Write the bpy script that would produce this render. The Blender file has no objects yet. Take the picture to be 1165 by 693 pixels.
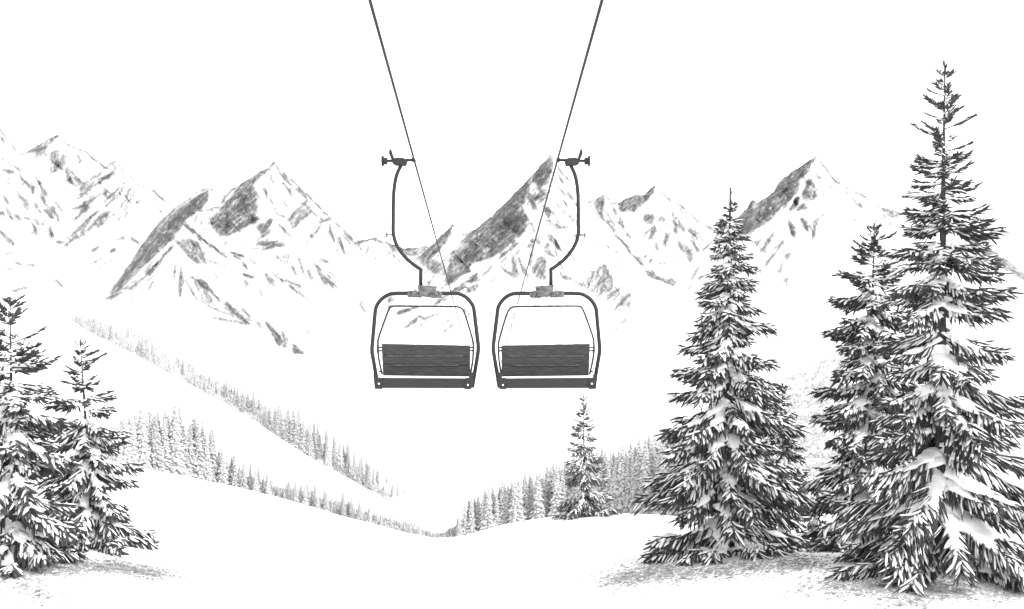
import bpy, math, random
import numpy as np
from mathutils import Vector, Matrix

random.seed(7)
rng = np.random.default_rng(7)
F = 1249.0          # focal length in photo pixels
CX, CY = 582.5, 346.5
CAM = 7.8           # camera height
sc = bpy.context.scene
col = sc.collection

def P(px, py, d):
    return Vector(((px-CX)/F*d, d, CAM-(py-CY)/F*d))

# ------------------------------------------------------------------ helpers
def tag(o, label=None, cat=None, group=None, kind=None):
    if label: o["label"] = label
    if cat: o["category"] = cat
    if group: o["group"] = group
    if kind: o["kind"] = kind
    return o

def empty(name, loc):
    o = bpy.data.objects.new(name, None)
    o.location = loc
    o.empty_display_size = 0.3
    col.objects.link(o)
    return o

class MB:
    """collects geometry for one mesh"""
    def __init__(s): s.v = []; s.f = []
    def add(s, vs, fs):
        n = len(s.v); s.v.extend(vs); s.f.extend([tuple(i+n for i in f) for f in fs])
    def build(s, name, mat, parent=None, smooth=False, bevel=0):
        me = bpy.data.meshes.new(name)
        me.from_pydata([tuple(p) for p in s.v], [], s.f)
        me.materials.append(mat)
        if smooth:
            me.polygons.foreach_set("use_smooth", [True]*len(me.polygons))
        me.update()
        o = bpy.data.objects.new(name, me)
        col.objects.link(o)
        if parent is not None: o.parent = parent
        if bevel:
            m = o.modifiers.new("bevel", 'BEVEL'); m.width = bevel; m.segments = 2; m.limit_method = 'ANGLE'
        return o
    def box(s, c, size, rot=0.0):
        """box centred at c; rot about y (tilt in the picture plane)"""
        hx, hy, hz = size[0]/2, size[1]/2, size[2]/2
        ca, sa = math.cos(rot), math.sin(rot)
        vs = []
        for x, y, z in ((-hx,-hy,-hz),(hx,-hy,-hz),(hx,hy,-hz),(-hx,hy,-hz),(-hx,-hy,hz),(hx,-hy,hz),(hx,hy,hz),(-hx,hy,hz)):
            vs.append((c[0]+ca*x-sa*z, c[1]+y, c[2]+sa*x+ca*z))
        s.add(vs, [(0,3,2,1),(4,5,6,7),(0,1,5,4),(1,2,6,5),(2,3,7,6),(3,0,4,7)])
    def prism(s, pts, y0, y1):
        """polygon in xz, extruded along y"""
        n = len(pts)
        a = sum(pts[i][0]*pts[(i+1)%n][1]-pts[(i+1)%n][0]*pts[i][1] for i in range(n))
        if a < 0: pts = pts[::-1]
        vs = [(x, y0, z) for x, z in pts]+[(x, y1, z) for x, z in pts]
        fs = [tuple(range(n)), tuple(range(2*n-1, n-1, -1))]
        fs += [(i, i+n, (i+1)%n+n, (i+1)%n) for i in range(n)]
        s.add(vs, fs)
    def tube(s, pts, r, n=10, caps=True):
        pts = [Vector(p) for p in pts]
        rs = r if isinstance(r, (list, tuple)) else [r]*len(pts)
        base = len(s.v); prev = None
        for i, p in enumerate(pts):
            a = pts[max(i-1, 0)]; b = pts[min(i+1, len(pts)-1)]
            t = (b-a).normalized()
            if prev is None:
                ref = Vector((0,1,0)) if abs(t.y) < 0.9 else Vector((1,0,0))
                u = t.cross(ref).normalized()
            else:
                u = (prev - t*prev.dot(t)).normalized()
            prev = u; w = t.cross(u)
            for k in range(n):
                an = 2*math.pi*k/n
                s.v.append(tuple(p+(u*math.cos(an)+w*math.sin(an))*rs[i]))
        for i in range(len(pts)-1):
            for k in range(n):
                k2 = (k+1) % n
                s.f.append((base+i*n+k, base+i*n+k2, base+(i+1)*n+k2, base+(i+1)*n+k))
        if caps:
            s.f.append(tuple(base+k for k in range(n-1, -1, -1)))
            e = base+(len(pts)-1)*n
            s.f.append(tuple(e+k for k in range(n)))

def smooth_path(pts, per=6):
    """Catmull-Rom through the points"""
    pts = [Vector(p) for p in pts]; out = []
    q = [pts[0]*2-pts[1]]+pts+[pts[-1]*2-pts[-2]]
    for i in range(1, len(q)-2):
        for k in range(per):
            t = k/per; a, b, c, d = q[i-1], q[i], q[i+1], q[i+2]
            out.append(0.5*((2*b)+(c-a)*t+(2*a-5*b+4*c-d)*t*t+(3*b-a-3*c+d)*t**3))
    out.append(pts[-1])
    return out

def vnoise(x, y, seed):
    """smooth value noise on arrays"""
    xi = np.floor(x).astype(np.int64); yi = np.floor(y).astype(np.int64)
    xf = x-xi; yf = y-yi
    xf = xf*xf*(3-2*xf); yf = yf*yf*(3-2*yf)
    def h(a, b):
        n = (a*374761393+b*668265263+seed*144665) & 0x7fffffff
        n = ((n ^ (n >> 13))*1274126177) & 0x7fffffff
        return ((n ^ (n >> 16)) & 0xffff)/65535.0
    return (h(xi, yi)*(1-xf)+h(xi+1, yi)*xf)*(1-yf)+(h(xi, yi+1)*(1-xf)+h(xi+1, yi+1)*xf)*yf

def fbm(x, y, seed, o=4):
    r = 0; a = 0.5
    for k in range(o):
        r = r+a*(vnoise(x*2**k, y*2**k, seed+k)-0.5); a *= 0.5
    return r

def grid_mesh(name, V, nr, nc, mat, attr=None, wrap=False):
    me = bpy.data.meshes.new(name)
    V = np.asarray(V, np.float32).reshape(-1, 3)
    r = np.arange(nr-1)[:, None]; c = np.arange(nc if wrap else nc-1)[None, :]
    c2 = (c+1) % nc
    q = np.stack([r*nc+c, r*nc+c2, (r+1)*nc+c2, (r+1)*nc+c], -1).reshape(-1, 4)
    n = len(q)
    me.vertices.add(len(V)); me.vertices.foreach_set("co", V.ravel())
    me.loops.add(n*4); me.loops.foreach_set("vertex_index", q.ravel().astype(np.int32))
    me.polygons.add(n)
    me.polygons.foreach_set("loop_start", np.arange(0, n*4, 4, dtype=np.int32))
    me.polygons.foreach_set("use_smooth", np.ones(n, dtype=bool))
    me.update(calc_edges=True)
    if attr is not None:
        a = me.attributes.new("rock", 'FLOAT', 'POINT')
        a.data.foreach_set("value", np.asarray(attr, np.float32).ravel())
    me.materials.append(mat)
    o = bpy.data.objects.new(name, me); col.objects.link(o)
    return o

# ------------------------------------------------------------------ materials
def mat(name, base, rough=0.7, spec=0.3, metal=0.0, var=0.0, scale=8.0, bump=0.0, bscale=20.0, stretch=None, col2=None, detail=4.0):
    m = bpy.data.materials.new(name); m.use_nodes = True
    nt = m.node_tree; b = nt.nodes["Principled BSDF"]
    b.inputs["Roughness"].default_value = rough
    b.inputs["Specular IOR Level"].default_value = spec
    b.inputs["Metallic"].default_value = metal
    b.inputs["Base Color"].default_value = (*base, 1)
    tc = nt.nodes.new("ShaderNodeTexCoord")
    src = tc.outputs["Object"]
    if stretch:
        mp = nt.nodes.new("ShaderNodeMapping"); mp.inputs["Scale"].default_value = stretch
        nt.links.new(src, mp.inputs["Vector"]); src = mp.outputs["Vector"]
    if var or col2:
        nz = nt.nodes.new("ShaderNodeTexNoise"); nz.inputs["Scale"].default_value = scale; nz.inputs["Detail"].default_value = detail
        nt.links.new(src, nz.inputs["Vector"])
        rp = nt.nodes.new("ShaderNodeValToRGB")
        rp.color_ramp.elements[0].position = 0.35; rp.color_ramp.elements[1].position = 0.65
        c2 = col2 or tuple(c*(1+var) for c in base); c1 = base if col2 else tuple(c*(1-var) for c in base)
        rp.color_ramp.elements[0].color = (*c1, 1); rp.color_ramp.elements[1].color = (*c2, 1)
        nt.links.new(nz.outputs["Fac"], rp.inputs["Fac"]); nt.links.new(rp.outputs["Color"], b.inputs["Base Color"])
    if bump:
        nb = nt.nodes.new("ShaderNodeTexNoise"); nb.inputs["Scale"].default_value = bscale; nb.inputs["Detail"].default_value = 5
        nt.links.new(src, nb.inputs["Vector"])
        bp = nt.nodes.new("ShaderNodeBump"); bp.inputs["Strength"].default_value = bump; bp.inputs["Distance"].default_value = 0.05
        nt.links.new(nb.outputs["Fac"], bp.inputs["Height"]); nt.links.new(bp.outputs["Normal"], b.inputs["Normal"])
    return m

M = {}
M["snow"] = mat("snow", (0.90, 0.90, 0.902), rough=0.65, spec=0.2, var=0.015, scale=0.6, bump=0.25, bscale=2.5)
M["snow_load"] = mat("snow_load", (0.92, 0.92, 0.922), rough=0.6, spec=0.2, bump=0.3, bscale=9)
M["needles"] = mat("needles", (0.060, 0.061, 0.060), rough=0.8, spec=0.1, var=0.25, scale=5)
M["tree_shade"] = mat("shade_flecks", (0.27, 0.27, 0.268), rough=0.9, spec=0.1, var=0.4, scale=3)  # grey of the flecks that act as shade below the spruces
M["shade_tufts"] = mat("shade_tuft_grey", (0.38, 0.38, 0.382), rough=0.9, spec=0.05, scale=0.7, col2=(0.55, 0.55, 0.552), detail=6)  # grey of the tufts that shade the mid slopes
M["needles_soft"] = mat("needles_soft", (0.10, 0.10, 0.10), rough=0.75, spec=0.15, var=0.3, scale=5)
M["bark"] = mat("bark", (0.055, 0.054, 0.053), rough=0.9, spec=0.1, var=0.4, scale=14, bump=0.6, bscale=30, stretch=(1, 1, 0.25))
M["paint"] = mat("dark_painted_steel", (0.020, 0.020, 0.0205), rough=0.65, spec=0.3, var=0.25, scale=30, bump=0.1, bscale=60)
M["rope"] = mat("wire_rope", (0.018, 0.018, 0.0185), rough=0.7, spec=0.3, var=0.3, scale=30)
M["plank"] = mat("weathered_plank", (0.020, 0.020, 0.0205), rough=0.7, spec=0.2, scale=9, stretch=(0.5, 6, 9), col2=(0.052, 0.052, 0.053), bump=0.3, bscale=12, detail=7)
M["seat"] = mat("seat_pad", (0.016, 0.016, 0.0165), rough=0.6, spec=0.25, scale=8, stretch=(0.6, 5, 9), col2=(0.032, 0.032, 0.033), bump=0.15, bscale=12)
M["cast"] = mat("cast_steel", (0.035, 0.035, 0.036), rough=0.7, spec=0.3, scale=22, col2=(0.17, 0.17, 0.175), bump=0.4, bscale=80)
M["strip"] = mat("board_edge_highlight", (0.13, 0.13, 0.132), rough=0.5, var=0.5, scale=12)  # pale tone for the highlight lines on the backrest
M["bolt"] = mat("zinc_bolt", (0.75, 0.75, 0.76), rough=0.4, spec=0.5, var=0.05, scale=40)

def haze_toned(name, a, b):  # paler needle colour standing in for distance haze
    return mat(name, a, rough=0.85, spec=0.1, scale=1.3, col2=b, detail=8, stretch=(1, 1, 0.6))
M["haze_tone"] = haze_toned("haze_needles", (0.33, 0.33, 0.332), (0.50, 0.50, 0.505))
M["haze_tone_pale"] = haze_toned("haze_needles_pale", (0.42, 0.42, 0.422), (0.58, 0.58, 0.585))

def mountain_mat():
    m = bpy.data.materials.new("rock_and_snow"); m.use_nodes = True
    nt = m.node_tree; N = nt.nodes; L = nt.links; b = N["Principled BSDF"]
    b.inputs["Roughness"].default_value = 0.8; b.inputs["Specular IOR Level"].default_value = 0.15
    at = N.new("ShaderNodeAttribute"); at.attribute_name = "rock"
    tc = N.new("ShaderNodeTexCoord")
    nz = N.new("ShaderNodeTexNoise"); nz.inputs["Scale"].default_value = 0.16; nz.inputs["Detail"].default_value = 6; nz.inputs["Roughness"].default_value = 0.75
    L.new(tc.outputs["Object"], nz.inputs["Vector"])
    # broken edge: rock shows where mask + grain is high
    mr = N.new("ShaderNodeMapRange"); mr.inputs["From Min"].default_value = 0.3; mr.inputs["From Max"].default_value = 0.7
    mr.inputs["To Min"].default_value = 0.7; mr.inputs["To Max"].default_value = 1.25
    L.new(nz.outputs["Fac"], mr.inputs["Value"])
    mu = N.new("ShaderNodeMath"); mu.operation = 'MULTIPLY'; mu.use_clamp = True
    L.new(at.outputs["Fac"], mu.inputs[0]); L.new(mr.outputs["Result"], mu.inputs[1])
    cvr = N.new("ShaderNodeValToRGB"); ce = cvr.color_ramp.elements     # steep start keeps faint grey from clipping to white
    ce[0].position = 0.0; ce[0].color = (0, 0, 0, 1); ce[1].position = 1.0; ce[1].color = (1, 1, 1, 1)
    e = ce.new(0.04); e.color = (0.50, 0.50, 0.50, 1); e = ce.new(0.5); e.color = (0.80, 0.80, 0.80, 1)
    L.new(mu.outputs[0], cvr.inputs["Fac"])
    n2 = N.new("ShaderNodeTexNoise"); n2.inputs["Scale"].default_value = 0.03; n2.inputs["Detail"].default_value = 5
    L.new(tc.outputs["Object"], n2.inputs["Vector"])
    rr = N.new("ShaderNodeValToRGB")
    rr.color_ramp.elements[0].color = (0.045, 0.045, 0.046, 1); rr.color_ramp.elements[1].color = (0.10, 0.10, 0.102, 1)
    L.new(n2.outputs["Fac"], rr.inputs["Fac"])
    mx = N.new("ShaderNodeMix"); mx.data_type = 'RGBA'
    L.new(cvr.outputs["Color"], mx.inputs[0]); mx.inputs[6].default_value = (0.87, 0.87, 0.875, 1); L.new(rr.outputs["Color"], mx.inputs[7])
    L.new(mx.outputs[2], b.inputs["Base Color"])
    bp = N.new("ShaderNodeBump"); bp.inputs["Strength"].default_value = 0.3; bp.inputs["Distance"].default_value = 4
    L.new(nz.outputs["Fac"], bp.inputs["Height"]); L.new(bp.outputs["Normal"], b.inputs["Normal"])
    return m
M["mountain"] = mountain_mat()

# ------------------------------------------------------------------ ground
FLOOR = -60.0
_c = np.array([(-700,480,85),(-200,505,82),(0,520,80),(145,531,75),(230,545,75),(330,570,75),(400,590,73),(460,606,70),(500,615,66),
               (530,610,62),(560,601,60),(620,590,58),(664,586,57),(720,586,57),(800,590,57),(940,578,58),(1165,565,60),(1900,540,65)], float)
def crest(px):
    return np.interp(px, _c[:,0], _c[:,1]), np.interp(px, _c[:,0], _c[:,2])
_sx = np.arange(-700, 1901, 4.0)
def _sm(c):
    v = np.interp(_sx, _c[:,0], _c[:,c]); k = np.hanning(21); k /= k.sum()
    return np.convolve(np.pad(v, 10, mode='edge'), k, mode='valid')
_sy, _sd = _sm(1), _sm(2)
def crest_s(px):
    return np.interp(px, _sx, _sy), np.interp(px, _sx, _sd)
def ground_z(x, y):
    x = np.asarray(x, float); y = np.asarray(y, float)
    yy = np.maximum(y, 3.0)
    px = np.clip(CX+F*x/yy, -700, 1900)
    py, dc = crest_s(px)
    zcr = CAM-(py-CY)/F*dc
    y0 = 24.0
    u = np.clip((yy-y0)/(dc-y0), 0, 1)
    z = (zcr-0.0)*u**1.1
    e = np.maximum(yy-dc, 0)
    drop = 0.42*(e-6*(1-np.exp(-e/6)))+0.12*e
    zz = zcr-drop
    far = np.where(e > 0, np.maximum(zz, FLOOR), z)
    near = np.clip((120-yy)/60, 0, 1)
    n = fbm(x/6.0, y/6.0, 3)*0.35*near+fbm(x/1.3, y/1.3, 9, 3)*0.05*near
    mound = 0
    for tx, ty, r, h in MOUNDS:
        mound = mound+h*np.exp(-(((x-tx)**2+(y-ty)**2)/(r*r))**1.5)
    return far+n+mound*near
MOUNDS = []

# ------------------------------------------------------------------ conifers, near
def env(profile, t):
    return float(np.interp(t, [p[0] for p in profile], [p[1] for p in profile]))

def spindle(mb, p, d, length, w, droop=0.0, flat=0.8, up=Vector((0,0,1))):
    """a needle-clad twig: a ragged tapered spindle"""
    d = d.normalized()
    sd = d.cross(up)
    if sd.length < 1e-3: sd = Vector((1,0,0))
    sd.normalize(); n = sd.cross(d)
    base = len(mb.v)
    prof = ((0.0, 0.35), (0.25, 0.95), (0.55, 1.0), (0.82, 0.62))
    R = random.uniform
    for t, r in prof:
        c = p+d*(length*t)-up*(droop*length*t*t)
        ww = w*r*R(0.7, 1.25)
        hh = ww*flat*R(0.7, 1.2)
        o = R(-0.25, 0.25)*w
        mb.v.append(tuple(c+sd*(ww+o))); mb.v.append(tuple(c+n*hh)); mb.v.append(tuple(c-sd*(ww-o))); mb.v.append(tuple(c-n*hh))
    tip = p+d*length-up*(droop*length)
    mb.v.append(tuple(tip))
    for i in range(3):
        for k in range(4):
            k2 = (k+1) % 4
            mb.f.append((base+i*4+k, base+i*4+k2, base+i*4+4+k2, base+i*4+4+k))
    for k in range(4):
        mb.f.append((base+12+k, base+12+(k+1) % 4, base+16))
    mb.f.append((base+3, base+2, base+1, base))
    return tip

def needles(mb, p, d, length, w, n, droop=0.0):
    """fine needle spikes that fray the outline of a twig"""
    d = d.normalized(); up = Vector((0,0,1))
    for _ in range(n):
        t = random.uniform(0.1, 0.95)
        c = p+d*(length*t)-up*(droop*length*t*t)
        r = Vector((random.gauss(0,1), random.gauss(0,1), random.gauss(0,1)))
        r = (r-d*r.dot(d)).normalized()
        q = (d*random.uniform(0.7, 1.6)+r).normalized()
        l = w*random.uniform(1.3, 2.6)
        s = d.cross(q).normalized()*(w*0.22)
        b = len(mb.v)
        mb.v.extend((tuple(c+s), tuple(c-s), tuple(c+q*l)))
        mb.f.append((b, b+1, b+2))

def pad(mb, pts, ws, hs, side):
    """a pillow of snow lying along a branch"""
    base = len(mb.v); n = len(pts); up = Vector((0,0,1))
    for i, p in enumerate(pts):
        t = (pts[min(i+1, n-1)]-pts[max(i-1, 0)]).normalized()
        s = t.cross(up)
        s = s.normalized() if s.length > 1e-3 else side
        nn = s.cross(t)
        w, h = ws[i], hs[i]
        jl, jr = random.uniform(0.7, 1.3), random.uniform(0.7, 1.3)
        for a, b in ((-1, -0.15), (-0.8, 0.55), (-0.3, 1.0), (0.3, 1.0), (0.8, 0.55), (1, -0.15), (0, -0.4)):
            j = random.uniform(0.92, 1.08)*(jl if a < 0 else jr)
            mb.v.append(tuple(p+s*(a*w*j)+nn*(b*h*j)))
    m = 7
    for i in range(n-1):
        for k in range(m):
            k2 = (k+1) % m
            mb.f.append((base+i*m+k, base+i*m+k2, base+(i+1)*m+k2, base+(i+1)*m+k))
    mb.f.append(tuple(base+k for k in range(m)))
    mb.f.append(tuple(base+(n-1)*m+k for k in range(m-1, -1, -1)))

def near_tree(name, label, top, base_px, d, profile, group, snow=1.0, whorl=0.42, per=(5, 7), sparse=0.35, stroke=1.0, fol="needles", lean=0.0, seed=1, base_py=None, thin=1.0, tipr=0.012, bare=0.04, left=()):
    random.seed(seed)
    x = (base_px-CX)/F*d
    gz = float(ground_z(x, d))-0.05
    topP = P(top[0], top[1], d)
    H = topP.z-gz
    root = empty(name, (x, d, gz))
    tag(root, label, "tree", group)
    px = d/F
    dx = topP.x-x
    def axis(z):                       # trunk axis at height z, local
        u = z/H
        return Vector((dx*u+lean*math.sin(math.pi*u), 0.05*math.sin(3*u), z))
    tr, cr, sn = MB(), MB(), MB()
    rb = 0.016*H*thin
    zs = [i/24*H for i in range(25)]
    tr.tube([axis(z)-Vector((0,0,0.3 if i == 0 else 0)) for i, z in enumerate(zs)], [max(rb*(1-z/H)**0.9, tipr)*random.uniform(0.9, 1.1) for z in zs], 9)
    z = H*(1-bare)
    # terminal shoot
    for k in range(5):
        a = random.uniform(0, 6.28); zz = H*(1-bare*random.uniform(0.1, 1))
        dd = Vector((math.cos(a)*0.35, math.sin(a)*0.35, 1))
        l = H*0.018*random.uniform(0.7, 1.3); spindle(cr, axis(zz), dd, l, 0.028*stroke); needles(cr, axis(zz), dd, l, 0.02*stroke, 6)
    phase = random.uniform(0, 6.28)
    while z > H*0.035:
        t = 1-z/H                                # 0 at the top
        R = env(profile, t)*px
        n = random.randint(*per) if t > sparse*0.8 else random.randint(4, 6)
        phase += random.uniform(0.5, 1.1)
        for k in range(n):
            az = phase+2*math.pi*k/n+random.uniform(-0.25, 0.25)
            L = R*random.uniform(0.78, 1.1 if t < 0.8 else 1.0)
            if random.random() < 0.22: L *= random.uniform(0.45, 0.8)
            if left: L *= 1+(env(left, t)-1)*(1-math.cos(az))/2
            if L < 0.06: continue
            zz = min(z+random.gauss(0, 0.4)*whorl*(1.5 if t < sparse else 1.0), H*(1-bare))
            # branch arc: from steep (in the snow-laden lower crown) or rising (near the top)
            q = min(t/sparse, 1.0)
            low = max(0.0, min(1, (t-sparse)/(1-sparse)))
            e0 = math.radians(38*(1-q)-30*q-16*low+random.uniform(-9, 9))
            e1 = math.radians(46*(1-q)+8*q-10*low+random.uniform(-10, 12))
            dirh = Vector((math.cos(az), math.sin(az), 0)); sideh = Vector((-math.sin(az), math.cos(az), 0))
            NP = 9; pts = []; hor = 0; ver = 0
            arc = [e0+(e1-e0)*(i/(NP-1))**1.2 for i in range(NP)]
            tot = sum(math.cos(a) for a in arc[:-1])
            step = L/max(tot, 1e-3)
            wob = random.uniform(-0.12, 0.12)*L
            c0 = axis(zz); p = c0.copy(); pts = [p.copy()]
            for i in range(NP-1):
                p = p+(dirh*math.cos(arc[i])+Vector((0,0,1))*math.sin(arc[i]))*step
                pts.append(p+sideh*(wob*((i+1)/NP)**2))
            # keep the skirts above the snow
            for i, pp in enumerate(pts):
                g = float(ground_z(x+pp.x, d+pp.y))-gz
                if pp.z < g+0.05: pp.z = g+0.05+0.02*i
            br = max(0.008, 0.014*L+0.006)
            cr.tube(pts, [br*(1-0.8*i/(NP-1)) for i in range(NP)], 5, caps=False)
            def at(s):
                f = s*(NP-1); i = min(int(f), NP-2); return pts[i].lerp(pts[i+1], f-i), (pts[i+1]-pts[i]).normalized()
            dens = 0.62+0.38*min(1, t/sparse)**1.5
            ntw = max(6, int((6+L*25)*dens/stroke**1.2))
            wst = stroke*(0.023+0.014*min(L, 1.6))*random.uniform(0.85, 1.15)
            ins = 0.16+0.16*(1-q)
            for j in range(ntw):
                s = ins+(1-ins)*(j+random.uniform(0.1, 0.9))/ntw
                c, tg = at(s)
                sg = 1 if j % 2 else -1
                tl = (0.16+0.30*L*(1-0.55*s))*random.uniform(0.65, 1.2)*(0.72+0.28*q)
                tl = min(tl*1.12, 0.9)
                spread = random.uniform(0.35, 0.95)
                dn = (0.10+0.40*q+0.45*low)*random.uniform(0.3, 1.5)
                dd = tg*1.0+sideh*(sg*spread)-Vector((0,0,1))*dn
                if q < 0.8: dd += Vector((0,0,1))*0.35*(1-q)
                dd.normalize()
                dr = random.uniform(-0.15, 0.2)
                if j % 5 == 0 and q > 0.6: c = c+Vector((0,0,br+0.07*min(1.0, L))); dd = (dd+Vector((0,0,0.25))).normalized()
                spindle(cr, c, dd, tl, wst*random.uniform(0.75, 1.2), dr)
                needles(cr, c, dd, tl, wst*1.0, 9, dr)
                if random.random() < snow*(0.25+0.55*q)*0.8:
                    a = c+dd*(tl*0.08)+Vector((0,0,wst*0.9)); w2 = wst*random.uniform(0.8, 1.35)
                    spindle(sn, a, dd, tl*random.uniform(0.5, 0.9), w2, dr, flat=0.6)
            # tip
            c, tg = at(0.97)
            dd = tg+Vector((0,0,0.12)); tl = 0.12+0.12*L
            spindle(cr, c, dd, tl, wst*0.8); needles(cr, c, dd, tl, wst*0.7, 7)
            # hanging sprays below the branch
            if q > 0.8:
                for j in range(int(2+L*5)):
                    s = random.uniform(0.25, 0.95); c, tg = at(s)
                    dd = tg*random.uniform(0.3, 1.0)+sideh*random.uniform(-0.6, 0.6)-Vector((0,0,random.uniform(0.6, 1.2)))
                    tl = random.uniform(0.18, 0.42)*min(1.2, 0.5+0.5*L)
                    spindle(cr, c, dd, tl, wst*random.uniform(0.7, 1.05), random.uniform(-0.2, 0.1)); needles(cr, c, dd.normalized(), tl, wst*0.8, 6)
            # snow pillow
            amt = snow*(0.25+0.75*q)
            if amt > 0.3 and L > 0.25 and random.random() < 0.55+0.45*q:
                s0 = 0.04; s1 = random.uniform(0.6, 0.86); m = 14
                W = amt*(0.045+0.125*L)*random.uniform(0.75, 1.25); ph = random.uniform(0, 6)
                pp, ws, hs = [], [], []
                for i in range(m):
                    u = i/(m-1); c, tg = at(s0+(s1-s0)*u)
                    sh = max(0.12, math.sin(math.pi*min(1, 0.22+0.78*u))**0.6)*(0.75+0.3*math.sin(ph+u*9)+random.uniform(-0.22, 0.22))
                    w = max(0.02, W*sh); ws.append(w); hs.append(max(0.02, min(0.10, w*0.45)))
                    pp.append(c+Vector((0,0,br+hs[-1]*0.35))+sideh*(W*0.25*math.sin(ph*2+u*5)))
                pad(sn, pp, ws, hs, sideh)
        z -= whorl*(0.42+0.58*min(1, t/max(sparse, 0.3)))*random.uniform(0.75, 1.3)
    tr.build("trunk", M["bark"], root, smooth=True)
    cr.build("crown", M[fol], root)
    if sn.v: sn.build("snow_cover", M["snow_load"], root, smooth=True)
    return root

# ------------------------------------------------------------------ camera / world / light
cam = bpy.data.cameras.new("camera"); co = bpy.data.objects.new("camera", cam); col.objects.link(co)
co.location = (0, 0, CAM); co.rotation_euler = (math.radians(90), 0, 0)
cam.sensor_fit = 'HORIZONTAL'; cam.sensor_width = 36.0; cam.lens = 36.0*F/1165.0
cam.clip_start = 0.1; cam.clip_end = 40000
sc.camera = co

EL, AZ = 42.0, 128.0
w = bpy.data.worlds.new("World"); sc.world = w; w.use_nodes = True
nt = w.node_tree; bg = nt.nodes["Background"]
sky = nt.nodes.new("ShaderNodeTexSky"); sky.sky_type = 'NISHITA'; sky.sun_disc = False
sky.sun_elevation = math.radians(EL); sky.sun_rotation = math.radians(AZ); sky.dust_density = 0.6; sky.air_density = 1.0
hs = nt.nodes.new("ShaderNodeHueSaturation"); hs.inputs["Saturation"].default_value = 0.0    # an even grey-white overcast
nt.links.new(sky.outputs["Color"], hs.inputs["Color"]); nt.links.new(hs.outputs["Color"], bg.inputs["Color"])
bg.inputs["Strength"].default_value = 0.15
sl = bpy.data.lights.new("sun", 'SUN'); sl.energy = 1.5; sl.angle = math.radians(25); sl.color = (1.0, 0.99, 0.98)
so = bpy.data.objects.new("sun", sl); col.objects.link(so)
sp = Vector((math.sin(math.radians(AZ))*math.cos(math.radians(EL)), math.cos(math.radians(AZ))*math.cos(math.radians(EL)), math.sin(math.radians(EL))))
so.rotation_euler = sp.to_track_quat('Z', 'Y').to_euler(); so.location = (20, -20, 40)

sc.view_settings.view_transform = 'Standard'; sc.view_settings.look = 'None'
sc.view_settings.gamma = 1.0; sc.view_settings.use_curve_mapping = False
sc.view_settings.exposure = 1.35
sc.cycles.max_bounces = 12; sc.cycles.diffuse_bounces = 8; sc.cycles.glossy_bounces = 2
sc.cycles.use_denoising = True

# ------------------------------------------------------------------ mountains
# each mountain is its own terrain: a jagged crest at its own distance, a front slope and a back slope.
# bare rock, with shading painted into it, is laid out on each face as patches ((outline), strike in degrees, amount) and ribs (x0, y0, x1, y1, width, amount)
X0, Y0, CW, CH = -40, 120, 1260, 330
GX, GY = np.meshgrid(np.arange(CW)+X0, np.arange(CH)+Y0)

def seg_paint(cv, x0, y0, x1, y1, wd, a):
    m = wd+3
    ax, bx = int(max(min(x0, x1)-m-X0, 0)), int(min(max(x0, x1)+m-X0+1, CW))
    ay, by = int(max(min(y0, y1)-m-Y0, 0)), int(min(max(y0, y1)+m-Y0+1, CH))
    if ax >= bx or ay >= by: return
    X = GX[ay:by, ax:bx]; Y = GY[ay:by, ax:bx]
    dx, dy = x1-x0, y1-y0; l2 = dx*dx+dy*dy+1e-6
    t = np.clip(((X-x0)*dx+(Y-y0)*dy)/l2, 0, 1)
    ds = np.hypot(X-x0-t*dx, Y-y0-t*dy)
    hw = wd/2*(0.45+0.55*np.sin(np.pi*np.clip(t, 0.03, 0.97)))
    al = a*np.clip(hw+0.5-ds, 0, 1)
    cv[ay:by, ax:bx] = 1-(1-cv[ay:by, ax:bx])*(1-al)

def inside(pts):
    ins = np.zeros(GX.shape, bool); n = len(pts)
    for i in range(n):
        x0, y0 = pts[i]; x1, y1 = pts[(i+1) % n]
        if y0 == y1: continue
        c = ((GY < y0) != (GY < y1)) & (GX < (x1-x0)*(GY-y0)/(y1-y0)+x0)
        ins ^= c
    return ins

def blur(a):
    b = np.pad(a, 1, mode='edge')
    return (b[1:-1,1:-1]*2+b[:-2,1:-1]+b[2:,1:-1]+b[1:-1,:-2]+b[1:-1,2:])/6

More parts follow.
